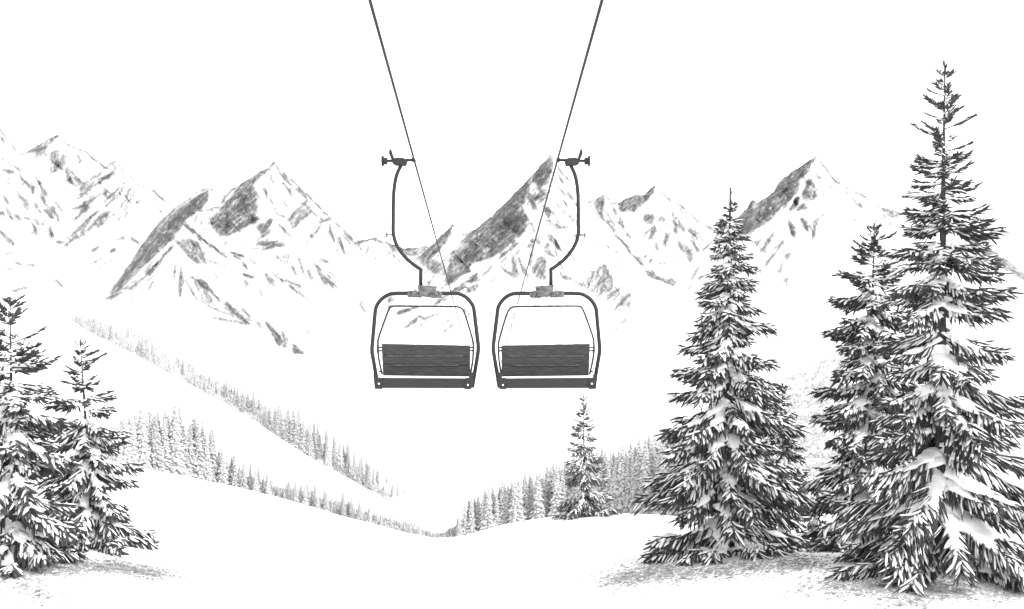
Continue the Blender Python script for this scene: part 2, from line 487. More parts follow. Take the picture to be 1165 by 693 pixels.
def rock_map(patches, ribs, seed, skyl=(), gain=1.0, fine=0):
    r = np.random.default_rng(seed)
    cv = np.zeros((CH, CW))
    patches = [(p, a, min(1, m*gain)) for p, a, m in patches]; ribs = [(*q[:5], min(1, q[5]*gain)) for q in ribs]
    for (x0, y0), (x1, y1) in zip(skyl[:-1], skyl[1:]):        # thin grey outline painted along the crest
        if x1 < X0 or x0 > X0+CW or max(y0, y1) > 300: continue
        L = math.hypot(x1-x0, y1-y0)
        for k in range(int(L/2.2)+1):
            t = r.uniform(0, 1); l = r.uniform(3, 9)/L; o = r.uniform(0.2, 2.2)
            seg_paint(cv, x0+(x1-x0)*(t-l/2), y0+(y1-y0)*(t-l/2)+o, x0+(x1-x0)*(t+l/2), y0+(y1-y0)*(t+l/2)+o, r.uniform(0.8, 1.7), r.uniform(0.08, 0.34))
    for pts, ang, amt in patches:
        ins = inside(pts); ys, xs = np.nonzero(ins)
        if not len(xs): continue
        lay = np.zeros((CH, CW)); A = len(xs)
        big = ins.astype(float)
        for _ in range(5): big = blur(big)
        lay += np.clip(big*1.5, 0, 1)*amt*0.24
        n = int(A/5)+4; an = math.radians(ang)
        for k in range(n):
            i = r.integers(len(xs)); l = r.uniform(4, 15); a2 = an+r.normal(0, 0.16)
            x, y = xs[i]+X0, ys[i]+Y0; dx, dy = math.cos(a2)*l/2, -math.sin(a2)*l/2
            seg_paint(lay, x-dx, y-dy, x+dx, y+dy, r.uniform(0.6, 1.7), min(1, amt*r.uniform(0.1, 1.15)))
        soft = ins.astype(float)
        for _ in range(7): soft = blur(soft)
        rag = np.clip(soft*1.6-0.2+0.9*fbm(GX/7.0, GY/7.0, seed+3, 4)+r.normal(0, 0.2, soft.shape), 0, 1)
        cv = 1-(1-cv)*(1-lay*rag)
    if fine:                                   # faint shading hatch and thin gully lines painted down the faces
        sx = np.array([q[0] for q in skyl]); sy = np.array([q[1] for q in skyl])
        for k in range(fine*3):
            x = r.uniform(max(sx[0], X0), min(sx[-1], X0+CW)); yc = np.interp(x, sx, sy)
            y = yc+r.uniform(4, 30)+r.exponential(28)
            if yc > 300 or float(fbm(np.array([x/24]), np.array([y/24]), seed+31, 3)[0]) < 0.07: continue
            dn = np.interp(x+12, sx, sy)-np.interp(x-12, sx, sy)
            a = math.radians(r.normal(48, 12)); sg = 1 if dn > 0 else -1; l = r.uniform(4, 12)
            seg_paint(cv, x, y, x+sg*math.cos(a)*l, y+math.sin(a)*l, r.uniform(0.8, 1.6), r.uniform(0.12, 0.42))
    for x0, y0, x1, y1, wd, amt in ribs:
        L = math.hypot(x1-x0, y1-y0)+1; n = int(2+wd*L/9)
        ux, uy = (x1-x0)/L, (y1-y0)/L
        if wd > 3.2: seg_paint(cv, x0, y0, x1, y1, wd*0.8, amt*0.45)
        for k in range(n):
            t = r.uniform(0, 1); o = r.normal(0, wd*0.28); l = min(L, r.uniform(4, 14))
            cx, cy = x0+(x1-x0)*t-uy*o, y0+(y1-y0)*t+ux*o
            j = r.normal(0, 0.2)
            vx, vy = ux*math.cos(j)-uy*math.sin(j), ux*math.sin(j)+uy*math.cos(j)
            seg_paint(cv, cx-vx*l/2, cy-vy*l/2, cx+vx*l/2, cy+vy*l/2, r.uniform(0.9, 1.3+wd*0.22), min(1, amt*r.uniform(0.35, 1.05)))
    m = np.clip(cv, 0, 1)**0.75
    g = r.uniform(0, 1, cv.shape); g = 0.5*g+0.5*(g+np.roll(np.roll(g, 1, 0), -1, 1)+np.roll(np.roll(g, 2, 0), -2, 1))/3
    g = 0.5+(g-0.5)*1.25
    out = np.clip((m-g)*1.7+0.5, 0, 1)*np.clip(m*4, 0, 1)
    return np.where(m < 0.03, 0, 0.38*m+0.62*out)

def mountain(label, D, W, sky_pts, base_py, patches, ribs, seed, relief=1.0, gain=1.0, fine=150):
    s = np.array(sky_pts, float)
    px = np.arange(s[0,0], s[-1,0]+0.01, 0.8)
    r = np.random.default_rng(seed)
    py = np.interp(px, s[:,0], s[:,1])
    py = py+(vnoise(px/5.0, px*0, seed)-0.5)*2.2+(vnoise(px/1.7, px*0, seed+5)-0.5)*1.2
    z0 = CAM-(py-CY)/F*D
    nr = int(max(40, (base_py-py.min())/0.85)); nb = 14
    rows = []; att = []
    cv = rock_map(patches, ribs, seed, [(float(a), float(b)) for a, b in s], gain, fine)
    zb = FLOOR-4
    for k in range(nb, 0, -1):                  # back slope
        t = k/nb
        y = D+W*0.8*t+fbm(px/30+7, px*0+t*4, seed+2)*60*t
        z = z0+(zb-z0)*t**0.85
        rows.append(np.stack([(px-CX)/F*y, y, z], -1)); att.append(np.zeros_like(px))
    for k in range(nr+1):
        t = k/nr
        f = t**0.92
        y = D-W*t
        pyk = py+(base_py-py)*t
        ridge = np.abs(fbm((px+0.55*pyk)/26, pyk/70, seed+11, 5))+np.abs(fbm((px-0.6*pyk)/22, pyk/80, seed+17, 5))
        amp = min(1, t*9)*(1-t*0.6)
        y = y+(ridge-0.22)*W*0.22*relief*amp
        z = z0+(zb-z0)*f+fbm(px/7, pyk/7, seed+23, 3)*W*0.010*amp
        X = (px-CX)/F*y
        rows.append(np.stack([X, y, z], -1))
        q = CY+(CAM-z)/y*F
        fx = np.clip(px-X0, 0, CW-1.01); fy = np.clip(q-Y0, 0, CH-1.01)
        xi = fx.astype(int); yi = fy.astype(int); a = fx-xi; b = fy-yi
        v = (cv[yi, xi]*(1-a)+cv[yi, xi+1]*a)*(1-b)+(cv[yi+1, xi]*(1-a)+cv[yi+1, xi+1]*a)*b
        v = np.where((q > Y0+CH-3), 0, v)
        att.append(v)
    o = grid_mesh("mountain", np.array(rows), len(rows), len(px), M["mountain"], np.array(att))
    tag(o, label, "mountain", "mountain range", "structure")
    return o

# --- far left range
mountain("pale far snowy peaks with thin streaked rock at the left edge", 3600, 1300,
 [(-480,420),(-300,260),(-160,170),(-60,120),(-30,122),(0,146),(6,154),(20,172),(26,175),(45,163),(55,158),(68,152),(75,162),(85,168),(98,171),(108,180),(120,189),(132,182),(140,192),(155,207),(165,212),(176,217),(195,235),(230,258),(300,310),(400,420)],
 420,
 [([(26,175),(49,161),(70,152),(54,168),(39,175)],30,.42),([(39,168),(53,167),(50,178),(41,181)],60,.22),([(59,170),(71,177),(76,165),(75,189),(56,201)],80,.38),
  ([(74,189),(81,194),(92,206),(91,213),(76,208)],-50,.42),([(85,175),(94,181),(89,188)],60,.25),([(96,184),(106,192),(100,194)],-40,.22),([(90,208),(108,206),(99,221),(90,225)],45,.42),
  ([(97,228),(110,219),(104,238),(88,246)],45,.3),([(84,262),(100,248),(106,244),(92,266)],45,.35),([(105,250),(122,239),(126,241),(109,259)],40,.35),([(59,232),(63,246),(58,248)],-60,.3),([(36,206),(42,214),(36,216)],-50,.3)],
 [(0,145,15,165,2.6,.6),(0,154,5,161,4,.5),(60,157,71,151,2,.5),(71,153,80,166,2,.25),(80,166,97,171,1.5,.3),(97,170,107,182,3,.65),(106,181,120,191,2.5,.5),(118,190,132,183,2,.4),(132,182,158,209,2,.4),(128,187,141,200,2,.3),
  (173,215,195,235,3,.4),(166,220,178,231,2,.25),(128,197,88,226,3,.5),(128,197,110,208,3,.5),(120,192,104,204,2.5,.4),(120,217,87,238,3,.5),(108,226,84,251,3.5,.55),(143,207,118,230,3,.4),(141,214,120,235,2.5,.4),(149,213,138,237,3,.55),
  (150,222,136,250,3,.4),(155,215,142,248,2,.3),(163,225,156,231,3,.3),(122,241,100,262,3,.5),(134,240,112,258,3,.5),(112,240,82,268,3.5,.5),(88,268,74,280,4.5,.4),(103,246,92,271,3,.4),
  (4,193,14,196,5,.4),(8,200,10,208,3,.3),(18,187,28,207,2.5,.35),(27,205,34,212,4,.4),(44,206,51,221,4,.55),(37,211,38,220,4,.4),(46,221,51,232,3.5,.4),(16,218,30,230,3,.35),(38,232,45,240,3,.4),(64,231,70,242,2.5,.55),(62,240,67,252,3,.6),(53,239,60,250,5,.42),
  (4,224,10,232,5,.35),(0,242,5,246,4,.5),(8,238,14,249,4,.4),(15,243,24,251,5,.4),(40,250,45,256,2.5,.3),(38,256,42,268,5,.4),(57,260,60,272,5,.4),(62,274,74,277,3,.4),(0,263,12,276,5,.55),(6,290,16,287,3,.3),(28,249,37,250,2,.25),(12,298,22,300,3,.35),
  (102,288,114,280,3.5,.35),(126,287,130,284,5,.6),(106,299,116,293,3,.4),(112,305,124,298,3,.3),(132,273,140,271,3,.25),(62,318,72,327,3,.3),(14,333,27,327,3.5,.35),(6,308,18,303,2.5,.3),(150,272,160,278,4,.3),(30,302,40,301,2.5,.25)],
 31)

# --- massif left of the chairs
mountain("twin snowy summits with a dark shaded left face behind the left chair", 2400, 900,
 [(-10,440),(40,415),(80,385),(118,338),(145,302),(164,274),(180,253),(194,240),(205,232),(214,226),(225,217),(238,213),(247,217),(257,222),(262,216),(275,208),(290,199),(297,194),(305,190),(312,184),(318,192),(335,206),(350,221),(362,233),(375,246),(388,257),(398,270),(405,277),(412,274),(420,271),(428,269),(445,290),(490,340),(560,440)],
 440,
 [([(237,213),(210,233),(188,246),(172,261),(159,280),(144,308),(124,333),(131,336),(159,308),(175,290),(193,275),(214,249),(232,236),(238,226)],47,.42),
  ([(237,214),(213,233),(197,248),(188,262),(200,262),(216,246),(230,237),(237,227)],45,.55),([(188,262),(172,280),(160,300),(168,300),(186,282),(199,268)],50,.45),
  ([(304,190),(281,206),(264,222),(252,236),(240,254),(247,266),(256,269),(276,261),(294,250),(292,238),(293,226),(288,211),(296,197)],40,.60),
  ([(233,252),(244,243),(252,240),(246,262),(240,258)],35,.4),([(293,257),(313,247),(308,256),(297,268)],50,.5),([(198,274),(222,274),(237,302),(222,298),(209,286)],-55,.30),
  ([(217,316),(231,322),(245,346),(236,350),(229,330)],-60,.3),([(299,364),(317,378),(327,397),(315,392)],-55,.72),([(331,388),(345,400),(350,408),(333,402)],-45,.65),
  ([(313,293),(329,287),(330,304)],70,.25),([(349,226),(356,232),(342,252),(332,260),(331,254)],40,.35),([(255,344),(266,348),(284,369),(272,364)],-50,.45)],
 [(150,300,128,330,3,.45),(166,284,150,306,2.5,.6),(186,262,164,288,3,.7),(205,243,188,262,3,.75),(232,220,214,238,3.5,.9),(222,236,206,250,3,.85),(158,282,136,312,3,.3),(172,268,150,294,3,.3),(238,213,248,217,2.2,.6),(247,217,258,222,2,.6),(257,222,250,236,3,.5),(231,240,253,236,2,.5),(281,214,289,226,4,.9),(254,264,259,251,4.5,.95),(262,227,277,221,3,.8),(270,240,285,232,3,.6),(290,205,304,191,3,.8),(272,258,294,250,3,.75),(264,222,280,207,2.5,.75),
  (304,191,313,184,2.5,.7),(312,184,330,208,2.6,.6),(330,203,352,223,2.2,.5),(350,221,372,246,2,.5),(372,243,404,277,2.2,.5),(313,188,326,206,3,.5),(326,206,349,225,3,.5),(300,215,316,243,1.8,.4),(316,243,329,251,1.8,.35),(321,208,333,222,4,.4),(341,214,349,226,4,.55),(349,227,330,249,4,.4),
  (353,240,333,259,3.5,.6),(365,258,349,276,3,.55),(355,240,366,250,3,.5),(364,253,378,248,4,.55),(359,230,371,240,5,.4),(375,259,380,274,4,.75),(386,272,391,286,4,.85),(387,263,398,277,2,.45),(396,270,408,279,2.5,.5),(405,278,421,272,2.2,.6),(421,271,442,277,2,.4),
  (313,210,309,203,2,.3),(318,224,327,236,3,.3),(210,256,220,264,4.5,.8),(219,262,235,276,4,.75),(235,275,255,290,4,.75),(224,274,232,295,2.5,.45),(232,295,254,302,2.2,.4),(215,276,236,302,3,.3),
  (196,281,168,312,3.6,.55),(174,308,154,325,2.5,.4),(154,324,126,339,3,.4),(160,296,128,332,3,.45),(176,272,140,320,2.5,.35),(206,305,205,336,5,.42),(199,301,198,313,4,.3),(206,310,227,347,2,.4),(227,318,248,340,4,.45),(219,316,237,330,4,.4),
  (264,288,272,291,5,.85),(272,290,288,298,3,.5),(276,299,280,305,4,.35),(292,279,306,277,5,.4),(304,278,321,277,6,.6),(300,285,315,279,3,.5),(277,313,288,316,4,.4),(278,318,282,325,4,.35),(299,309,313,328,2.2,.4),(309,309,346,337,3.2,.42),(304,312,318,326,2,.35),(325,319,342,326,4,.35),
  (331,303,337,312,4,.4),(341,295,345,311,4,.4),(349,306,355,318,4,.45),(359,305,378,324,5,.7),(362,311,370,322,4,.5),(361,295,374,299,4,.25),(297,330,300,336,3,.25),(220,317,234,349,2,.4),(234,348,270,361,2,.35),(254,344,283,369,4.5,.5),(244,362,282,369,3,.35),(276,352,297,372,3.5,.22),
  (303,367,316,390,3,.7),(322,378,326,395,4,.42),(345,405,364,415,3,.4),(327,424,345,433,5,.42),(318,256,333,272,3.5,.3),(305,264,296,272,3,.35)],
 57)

# --- central peak
mountain("steep central peak with a long dark rock face between the two chairs", 2000, 760,
 [(400,440),(425,370),(450,318),(476,292),(494,276),(515,255),(528,266),(542,260),(570,236),(584,221),(601,203),(608,196),(619,184),(627,174),(632,186),(645,201),(661,222),(680,242),(705,274),(735,312),(780,352),(830,405),(870,450)],
 450,
 [([(627,177),(618,186),(608,199),(604,206),(615,212),(624,204),(629,190)],50,.72),
  ([(601,203),(584,222),(556,247),(528,271),(514,288),(510,304),(508,318),(516,322),(528,311),(540,299),(560,293),(577,281),(596,262),(600,250),(591,238),(594,224)],38,.50),
  ([(600,205),(585,222),(566,240),(556,258),(575,262),(590,248),(590,234),(594,222)],45,.5),([(514,291),(543,274),(542,292),(522,303)],45,.55),([(560,262),(596,240),(599,254),(580,272),(562,274)],35,.45),
  ([(515,255),(494,277),(478,290),(488,297),(500,284),(512,268)],42,.62),([(442,279),(480,280),(490,294),(506,300),(509,314),(492,310),(476,296)],40,.28),([(440,277),(470,284),(462,290),(446,285)],-20,.3),
  ([(605,306),(614,292),(621,296),(621,318),(610,316)],60,.32),([(688,299),(696,312),(700,327),(680,340),(663,323),(672,310)],75,.36),([(582,290),(587,294),(590,316),(583,314)],-75,.3),([(697,329),(718,344),(716,350),(703,350),(694,338)],50,.3)],
 [(390,259,404,275,2,.55),(404,275,424,271,2.2,.6),(424,271,442,277,2.2,.55),(442,277,462,285,2.2,.5),(462,284,485,280,2.2,.5),(410,274,436,273,2,.35),(448,283,440,292,2,.3),(515,255,500,270,3,.75),(516,256,530,267,1.8,.35),
  (602,203,592,233,4.5,.85),(594,236,600,252,3,.6),(598,258,584,276,2.5,.6),(620,184,608,197,3,.7),(627,175,629,190,2,.75),(629,190,615,211,3,.75),(601,203,576,230,2.5,.7),(545,258,524,276,2,.5),
  (509,322,528,309,6,.75),(537,296,544,287,5,.7),(518,331,529,324,5,.9),(533,320,542,316,6.5,.75),(552,280,566,268,3,.6),(536,276,556,262,3,.5),(571,290,590,276,3,.5),
  (400,363,419,352,3,.5),(424,349,447,340,3,.4),(446,348,434,354,2,.3),(453,356,472,350,4,.75),(461,374,478,360,2.6,.55),(478,359,483,363,2.4,.5),(483,363,498,357,2,.45),(495,346,505,338,4.5,.5),(504,378,517,369,2,.2),(540,326,530,334,3,.35),
  (632,186,645,204,2.2,.45),(645,201,661,223,1.8,.3),(601,224,609,235,6,.45),(609,226,619,220,5,.42),(634,196,640,207,4,.38),(630,206,643,222,2.8,.38),(646,219,651,226,5,.4),(621,237,628,246,6,.4),(633,232,640,242,4,.3),(626,255,645,260,6,.34),(634,251,640,256,3,.3),
  (624,268,637,283,3.6,.45),(621,282,629,290,6,.48),(632,284,637,298,2,.35),(605,256,613,276,2.4,.35),(608,270,603,282,2.5,.3),(573,306,581,313,3.5,.4),(590,296,596,312,3,.35),(595,303,602,318,2.5,.3),(636,313,660,323,4,.3),(637,300,642,312,2.5,.3),(666,260,683,280,2.6,.32),(650,244,656,256,2.5,.25),
  (612,214,620,222,2.5,.35),(640,226,647,238,2,.28),(650,262,660,276,2.2,.26),(645,285,653,296,2.4,.25),(606,284,602,300,2.5,.3),
  (680,324,694,314,4,.55),(690,341,706,328,4,.55),(701,350,714,336,5.5,.55),(715,333,727,351,3,.25),(700,372,712,364,3,.28),(712,363,716,376,3,.25),(672,312,688,300,3,.35),(686,300,692,316,4,.45)],
 83)

# --- low far ridge between the left massif and the central peak
mountain("low far snowy ridge behind the left chair's hanger arm", 2900, 900,
 [(330,420),(370,300),(390,259),(404,274),(424,271),(442,276),(459,283),(484,280),(510,290),(560,340),(620,420)],
 420,
 [([(440,277),(470,284),(484,281),(492,286),(470,292),(446,286)],-20,.35)],
 [(390,259,404,275,2,.6),(404,275,424,271,2.4,.7),(424,271,442,277,2.4,.65),(442,277,462,285,2.4,.6),(462,284,485,280,2.4,.6),(410,274,436,273,2,.4),(448,283,440,292,2,.35)],
 89)

# --- range right of centre
mountain("broad snowy ridge with small broken outcrops right of the central peak", 2800, 1000,
 [(520,430),(560,360),(600,300),(640,255),(662,230),(673,228),(688,220),(696,230),(703,231),(723,221),(733,221),(745,210),(756,221),(773,231),(789,246),(802,256),(816,260),(829,256),(850,262),(900,290),(960,330),(1040,430)],
 430,
 [([(673,230),(688,220),(690,231),(685,241),(678,236)],60,.45),([(703,231),(723,221),(733,222),(745,210),(746,216),(733,231),(720,241),(706,240)],36,.55),([(729,244),(756,246),(758,256),(748,252),(741,255)],60,.34),([(770,231),(777,232),(783,246),(777,247)],-60,.38),
  ([(809,262),(828,256),(832,268),(820,270)],20,.5)],
 [(688,220,700,240,2.5,.4),(680,240,698,263,4,.42),(686,231,684,242,2.5,.5),(690,241,697,256,2.5,.35),(733,223,745,211,2.5,.7),(704,232,722,222,2.2,.6),(714,238,730,230,2.5,.6),(751,215,764,231,2,.38),(788,245,794,254,3,.35),(799,250,812,263,3,.42),(782,236,790,247,2,.3),
  (741,268,746,256,5,.36),(756,280,759,266,6,.42),(746,277,748,285,5,.25),(753,247,758,256,3,.4),(766,244,769,259,4,.4),(771,250,778,263,5,.38),(767,261,771,268,4,.3),(784,261,792,269,5,.55),(790,262,800,274,2.5,.3),(772,274,775,285,4,.35),(780,279,787,296,7,.32),(774,281,786,290,4,.3),(787,274,796,287,5,.42),
  (703,270,720,293,4.2,.55),(688,279,703,299,4.6,.48),(704,294,712,303,4,.38),(714,267,719,272,4,.3),(716,299,724,308,4,.45),(724,308,738,314,6,.48),(722,292,733,301,4,.38),(739,309,748,318,6,.5),(747,316,763,323,5,.42),(766,319,778,335,2.2,.35),(706,249,708,258,3,.3),(697,262,700,272,3,.25),
  (735,332,742,340,3,.22),(800,290,812,282,2,.2)],
 101)

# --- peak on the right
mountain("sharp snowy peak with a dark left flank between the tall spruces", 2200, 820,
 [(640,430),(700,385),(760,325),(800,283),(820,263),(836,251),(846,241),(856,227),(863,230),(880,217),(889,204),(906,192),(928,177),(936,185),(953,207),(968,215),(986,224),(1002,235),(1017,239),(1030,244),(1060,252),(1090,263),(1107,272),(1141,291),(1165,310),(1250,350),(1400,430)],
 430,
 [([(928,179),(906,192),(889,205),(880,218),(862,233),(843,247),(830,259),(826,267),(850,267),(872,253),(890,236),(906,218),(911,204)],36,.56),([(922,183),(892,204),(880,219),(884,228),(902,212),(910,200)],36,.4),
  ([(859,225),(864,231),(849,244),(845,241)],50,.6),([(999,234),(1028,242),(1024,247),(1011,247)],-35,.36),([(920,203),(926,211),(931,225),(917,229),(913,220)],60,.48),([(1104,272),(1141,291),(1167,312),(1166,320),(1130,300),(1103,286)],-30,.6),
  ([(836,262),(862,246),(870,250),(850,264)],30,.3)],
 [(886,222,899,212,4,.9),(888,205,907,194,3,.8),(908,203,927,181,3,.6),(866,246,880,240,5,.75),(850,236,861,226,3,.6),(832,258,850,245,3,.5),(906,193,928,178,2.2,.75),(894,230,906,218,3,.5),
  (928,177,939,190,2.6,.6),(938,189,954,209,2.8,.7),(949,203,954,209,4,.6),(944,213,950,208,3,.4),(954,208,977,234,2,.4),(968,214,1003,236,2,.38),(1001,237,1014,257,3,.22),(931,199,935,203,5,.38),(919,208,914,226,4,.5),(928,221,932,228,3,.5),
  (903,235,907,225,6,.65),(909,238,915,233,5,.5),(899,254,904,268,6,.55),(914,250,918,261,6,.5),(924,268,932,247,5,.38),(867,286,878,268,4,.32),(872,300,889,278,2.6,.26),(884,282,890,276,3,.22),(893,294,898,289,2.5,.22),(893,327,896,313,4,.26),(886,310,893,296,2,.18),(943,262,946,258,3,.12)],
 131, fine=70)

# ------------------------------------------------------------------ trees' mounds, ground sheet, mid slopes
TREES = dict(T1=(14, 34.0), T2=(106, 38.0), T4=(826, 36.0), T5=(986, 38.5), T6=(1070, 30.0))
for k, (bx, d) in TREES.items():
    MOUNDS.append(((bx-CX)/F*d, d, 2.2, 0.15))
MOUNDS.append((P(1080, 0, 29).x, 29.0, 6.5, 0.85)); MOUNDS.append((P(826, 0, 35).x, 35.0, 5.0, 0.45))
ang = np.concatenate([np.linspace(-180, -62, 40)[:-1], np.linspace(-62, -27, 50)[:-1], np.linspace(-27, 27, 420), np.linspace(27, 62, 50)[1:], np.linspace(62, 180, 40)[1:-1]])
rad = np.concatenate([[0.5, 2, 5], np.geomspace(8, 140, 260), np.geomspace(145, 12000, 60)])
A, Rr = np.meshgrid(np.radians(ang), rad)
gx = np.sin(A)*Rr; gy = np.cos(A)*Rr
yeff = np.where(np.abs(A) < math.radians(62), gy, Rr*math.cos(math.radians(62)))
gz = ground_z(np.where(np.abs(A) < math.radians(62), gx, np.sign(A)*yeff*1.88), yeff)
o = grid_mesh("snow_ground", np.stack([gx, gy, gz], -1), len(rad), len(ang), M["snow"], wrap=True)
tag(o, "smooth white snowfield rolling down into the valley", "ground", None, "structure")

class Slope:
    """a mid-distance snow slope given by its crest line"""
    def __init__(s, pts, f, bk, seed):
        s.c = np.array(pts, float); s.f = f; s.bk = bk; s.seed = seed
    def z(s, px, y):
        py = np.interp(px, s.c[:,0], s.c[:,1]); dc = np.interp(px, s.c[:,0], s.c[:,2])
        zc = CAM-(py-CY)/F*dc
        e = y-dc
        r = np.where(e < 0, s.f*(-e-8*(1-np.exp(-np.abs(e)/8))), s.bk*(e-8*(1-np.exp(-np.abs(e)/8))))
        return zc-r+fbm(px/40, y/25, s.seed)*2.0*np.clip(np.abs(e)/30, 0, 1)
    def at_py(s, px, py):
        """distance on the front slope that shows at picture height py"""
        dc = float(np.interp(px, s.c[:,0], s.c[:,2])); d = dc
        while d > 110:
            if CY+(CAM-float(s.z(px, d)))/d*F >= py: break
            d -= 1.5
        return d
    def mesh(s, px0, px1, y0, y1, label):
        px = np.linspace(px0, px1, 260); y = np.concatenate([np.linspace(y0, y1, 150)])
        PX, Y = np.meshgrid(px, y)
        Z = np.maximum(s.z(PX, Y), FLOOR-2)
        Z = np.where((PX <= px0) | (PX >= px1-1e-6), FLOOR-2, Z)
        o = grid_mesh("snow_slope", np.stack([(PX-CX)/F*Y, Y, Z], -1), len(y), len(px), M["snow"])
        tag(o, label, "slope", None, "structure")

left = Slope([(-500,180,330),(-100,300,320),(0,335,310),(60,352,305),(100,377,300),(150,402,300),(215,437,300),(260,462,300),(300,487,295),(350,520,290),(400,548,280),(450,577,270),(500,604,260),(540,622,250),(620,690,240)], 0.25, 0.3, 41)
left.mesh(-500, 620, 140, 620, "white snow slope falling from the left towards the valley")
right = Slope([(440,660,240),(500,616,250),(560,585,260),(620,562,270),(700,530,280),(800,478,290),(880,425,300),(950,395,310),(1050,355,320),(1165,320,330),(1700,200,340)], 0.22, 0.3, 43)
right.mesh(440, 1700, 140, 620, "white wooded snow slope rising behind the right spruces")

upper = Slope([(-600,150,460),(-60,310,450),(40,340,440),(80,352,435),(130,362,430),(160,374,430),(200,398,430),(230,420,430),(300,454,425),(340,476,420),(400,520,410),(440,550,400),(500,584,390),(540,610,380),(640,700,370)], 0.30, 0.3, 47)
upper.mesh(-600, 640, 260, 800, "far white slope with a fringe of haze-paled trees, above the left slope")

# ------------------------------------------------------------------ forest belts, distance haze put into their colour
def belt_mesh(name, seed, m):
    """slender haze-paled conifer, unit height"""
    random.seed(seed); mb = MB()
    mb.tube([(0,0,-0.05),(0,0,0.5),(0,0,0.97)], [0.016,0.011,0.003], 5)
    z = 0.985; 
    while z > 0.05:
        t = 1-z; R = 0.012+0.155*t**0.8
        n = 7 if t > 0.1 else 4
        ph = random.uniform(0, 6)
        for k in range(n):
            a = ph+k*2*math.pi/n+random.uniform(-0.3, 0.3); L = R*random.uniform(0.6, 1.15)
            d = Vector((math.cos(a), math.sin(a), random.uniform(-0.55, -0.15)))
            p = Vector((0,0,z+random.uniform(-0.01, 0.01)))
            spindle(mb, p, d, L, 0.010+0.020*t+0.05*L, random.uniform(-0.1, 0.3))
        z -= 0.020+0.022*t
    me = mb.build(name, m)
    data = me.data; bpy.data.objects.remove(me)
    return data
CON = [belt_mesh("hazed_conifer", 200+i, M["haze_tone"]) for i in range(4)]
CONP = [belt_mesh("hazed_conifer_pale", 230+i, M["haze_tone_pale"]) for i in range(3)]

def place(px, d, z, h, label, group, meshes, wide=1.0):
    o = bpy.data.objects.new("hazed_conifer", random.choice(meshes))
    col.objects.link(o)
    o.location = ((px-CX)/F*d, d, z-0.15); o.scale = (h*wide, h*wide, h)
    o.rotation_euler = (0, 0, random.uniform(0, 6.28))
    tag(o, label, "tree", group)

random.seed(77)
lab = "grey haze-paled conifer in the upper forest belt along the left slope's crest"
for i in range(108):                       # on the far slope, above the crest of the left slope
    px = 84+(535-84)*(i+random.uniform(0, 1))/108
    c1 = np.interp(px, left.c[:,0], left.c[:,1]); c0 = np.interp(px, upper.c[:,0], upper.c[:,1])
    d = upper.at_py(px, c1+(c0-c1)*random.choice((-0.1, 0.1, 0.25, 0.5) if px < 430 else (0.4, 0.6, 0.8, 1.0))); z = float(upper.z(px, d))
    top = np.interp(px, [84,130,160,200,230,300,340,400,440,500,535], [356,366,376,404,424,450,468,508,540,574,596])+abs(random.gauss(0, 8))-5
    h = min(18 if px > 190 else 9, max(4, CAM-(top-CY)/F*d-z))
    place(px, d, z, h, lab, "upper forest belt on the left", CONP if px < 200 or px > 450 or i % 3 == 0 else CON, 1.0)
lab = "grey haze-paled conifer in the lower forest belt below the left slope"
for i in range(84):                        # lower on the same slope, behind the foreground crest
    px = 128+(500-128)*((i+random.uniform(0, 1))/84)**1.15
    cpy = float(crest(px)[0])
    row = random.uniform(2, 10) if i % 3 else -random.uniform(2, 20)*max(0, min(1, (300-px)/100))
    d = left.at_py(px, cpy+row); z = float(left.z(px, d))
    top = np.interp(px, [128,163,197,225,240,272,315,345,380,411,500], [478,462,462,470,484,522,540,548,552,570,606])+abs(random.gauss(0, 11))-4
    h = min(16, max(3.0, CAM-(top-CY)/F*d-z))
    place(px, d, z, h, lab, "lower forest belt on the left", CONP if px < 170 or px > 420 or i % 4 == 0 else CON, 1.1)
lab = "grey haze-paled conifer in the forest behind the small lone spruce"
for i in range(82):
    px = 518+(800-518)*(i+random.uniform(0, 1))/82
    cpy = float(crest(px)[0])
    row = random.uniform(2, 8) if i % 2 else -random.uniform(2, 30)*max(0, min(1, (px-560)/120))
    d = right.at_py(px, cpy+row); z = float(right.z(px, d))
    top = np.interp(px, [518,535,571,594,610,630,700,720,743,800], [592,562,550,540,536,528,508,502,488,480])+abs(random.gauss(0, 9))-4
    h = min(17, max(3.0, CAM-(top-CY)/F*d-z))
    place(px, d, z, h, lab, "forest on the right slope", CONP if i % 4 else CON, 1.2)

# ------------------------------------------------------------------ tufts added for grey hazy shading on the slopes, flecks added as shade under trees
def shade_tufts(label, slope, n, region, seed, size=(0.8, 2.2)):  # added tufts that give a slope its grey hazy shading
    random.seed(seed); mb = MB()
    for _ in range(n):
        px, py = region()
        if px is None: continue
        d = slope.at_py(px, py); z = float(slope.z(px, d)); x = (px-CX)/F*d
        s = random.uniform(*size)
        for k in range(4):
            a = random.uniform(0, 6.28)
            spindle(mb, Vector((x+random.uniform(-0.6, 0.6)*s, d+random.uniform(-0.5, 0.5), z-0.1)), Vector((math.cos(a)*0.45, math.sin(a)*0.45, 1)), s*random.uniform(0.6, 1.1), 0.10*s)
    o = mb.build("shade_tufts", M["shade_tufts"]); tag(o, label, "shade_tufts", None, "stuff")
def band(lo, hi, x0, x1, power=1.0, fade=None):
    """points between two curves (px -> py), thinning towards the upper one"""
    def f():
        px = random.uniform(x0, x1)
        a = np.interp(px, *lo); b = np.interp(px, *hi); u = random.random()**power
        if fade and random.random() > np.interp(px, *fade): return None, None
        return px, float(a+(b-a)*u)
    return f
c1 = (left.c[:,0], left.c[:,1]); cc = (_c[:,0], _c[:,1])
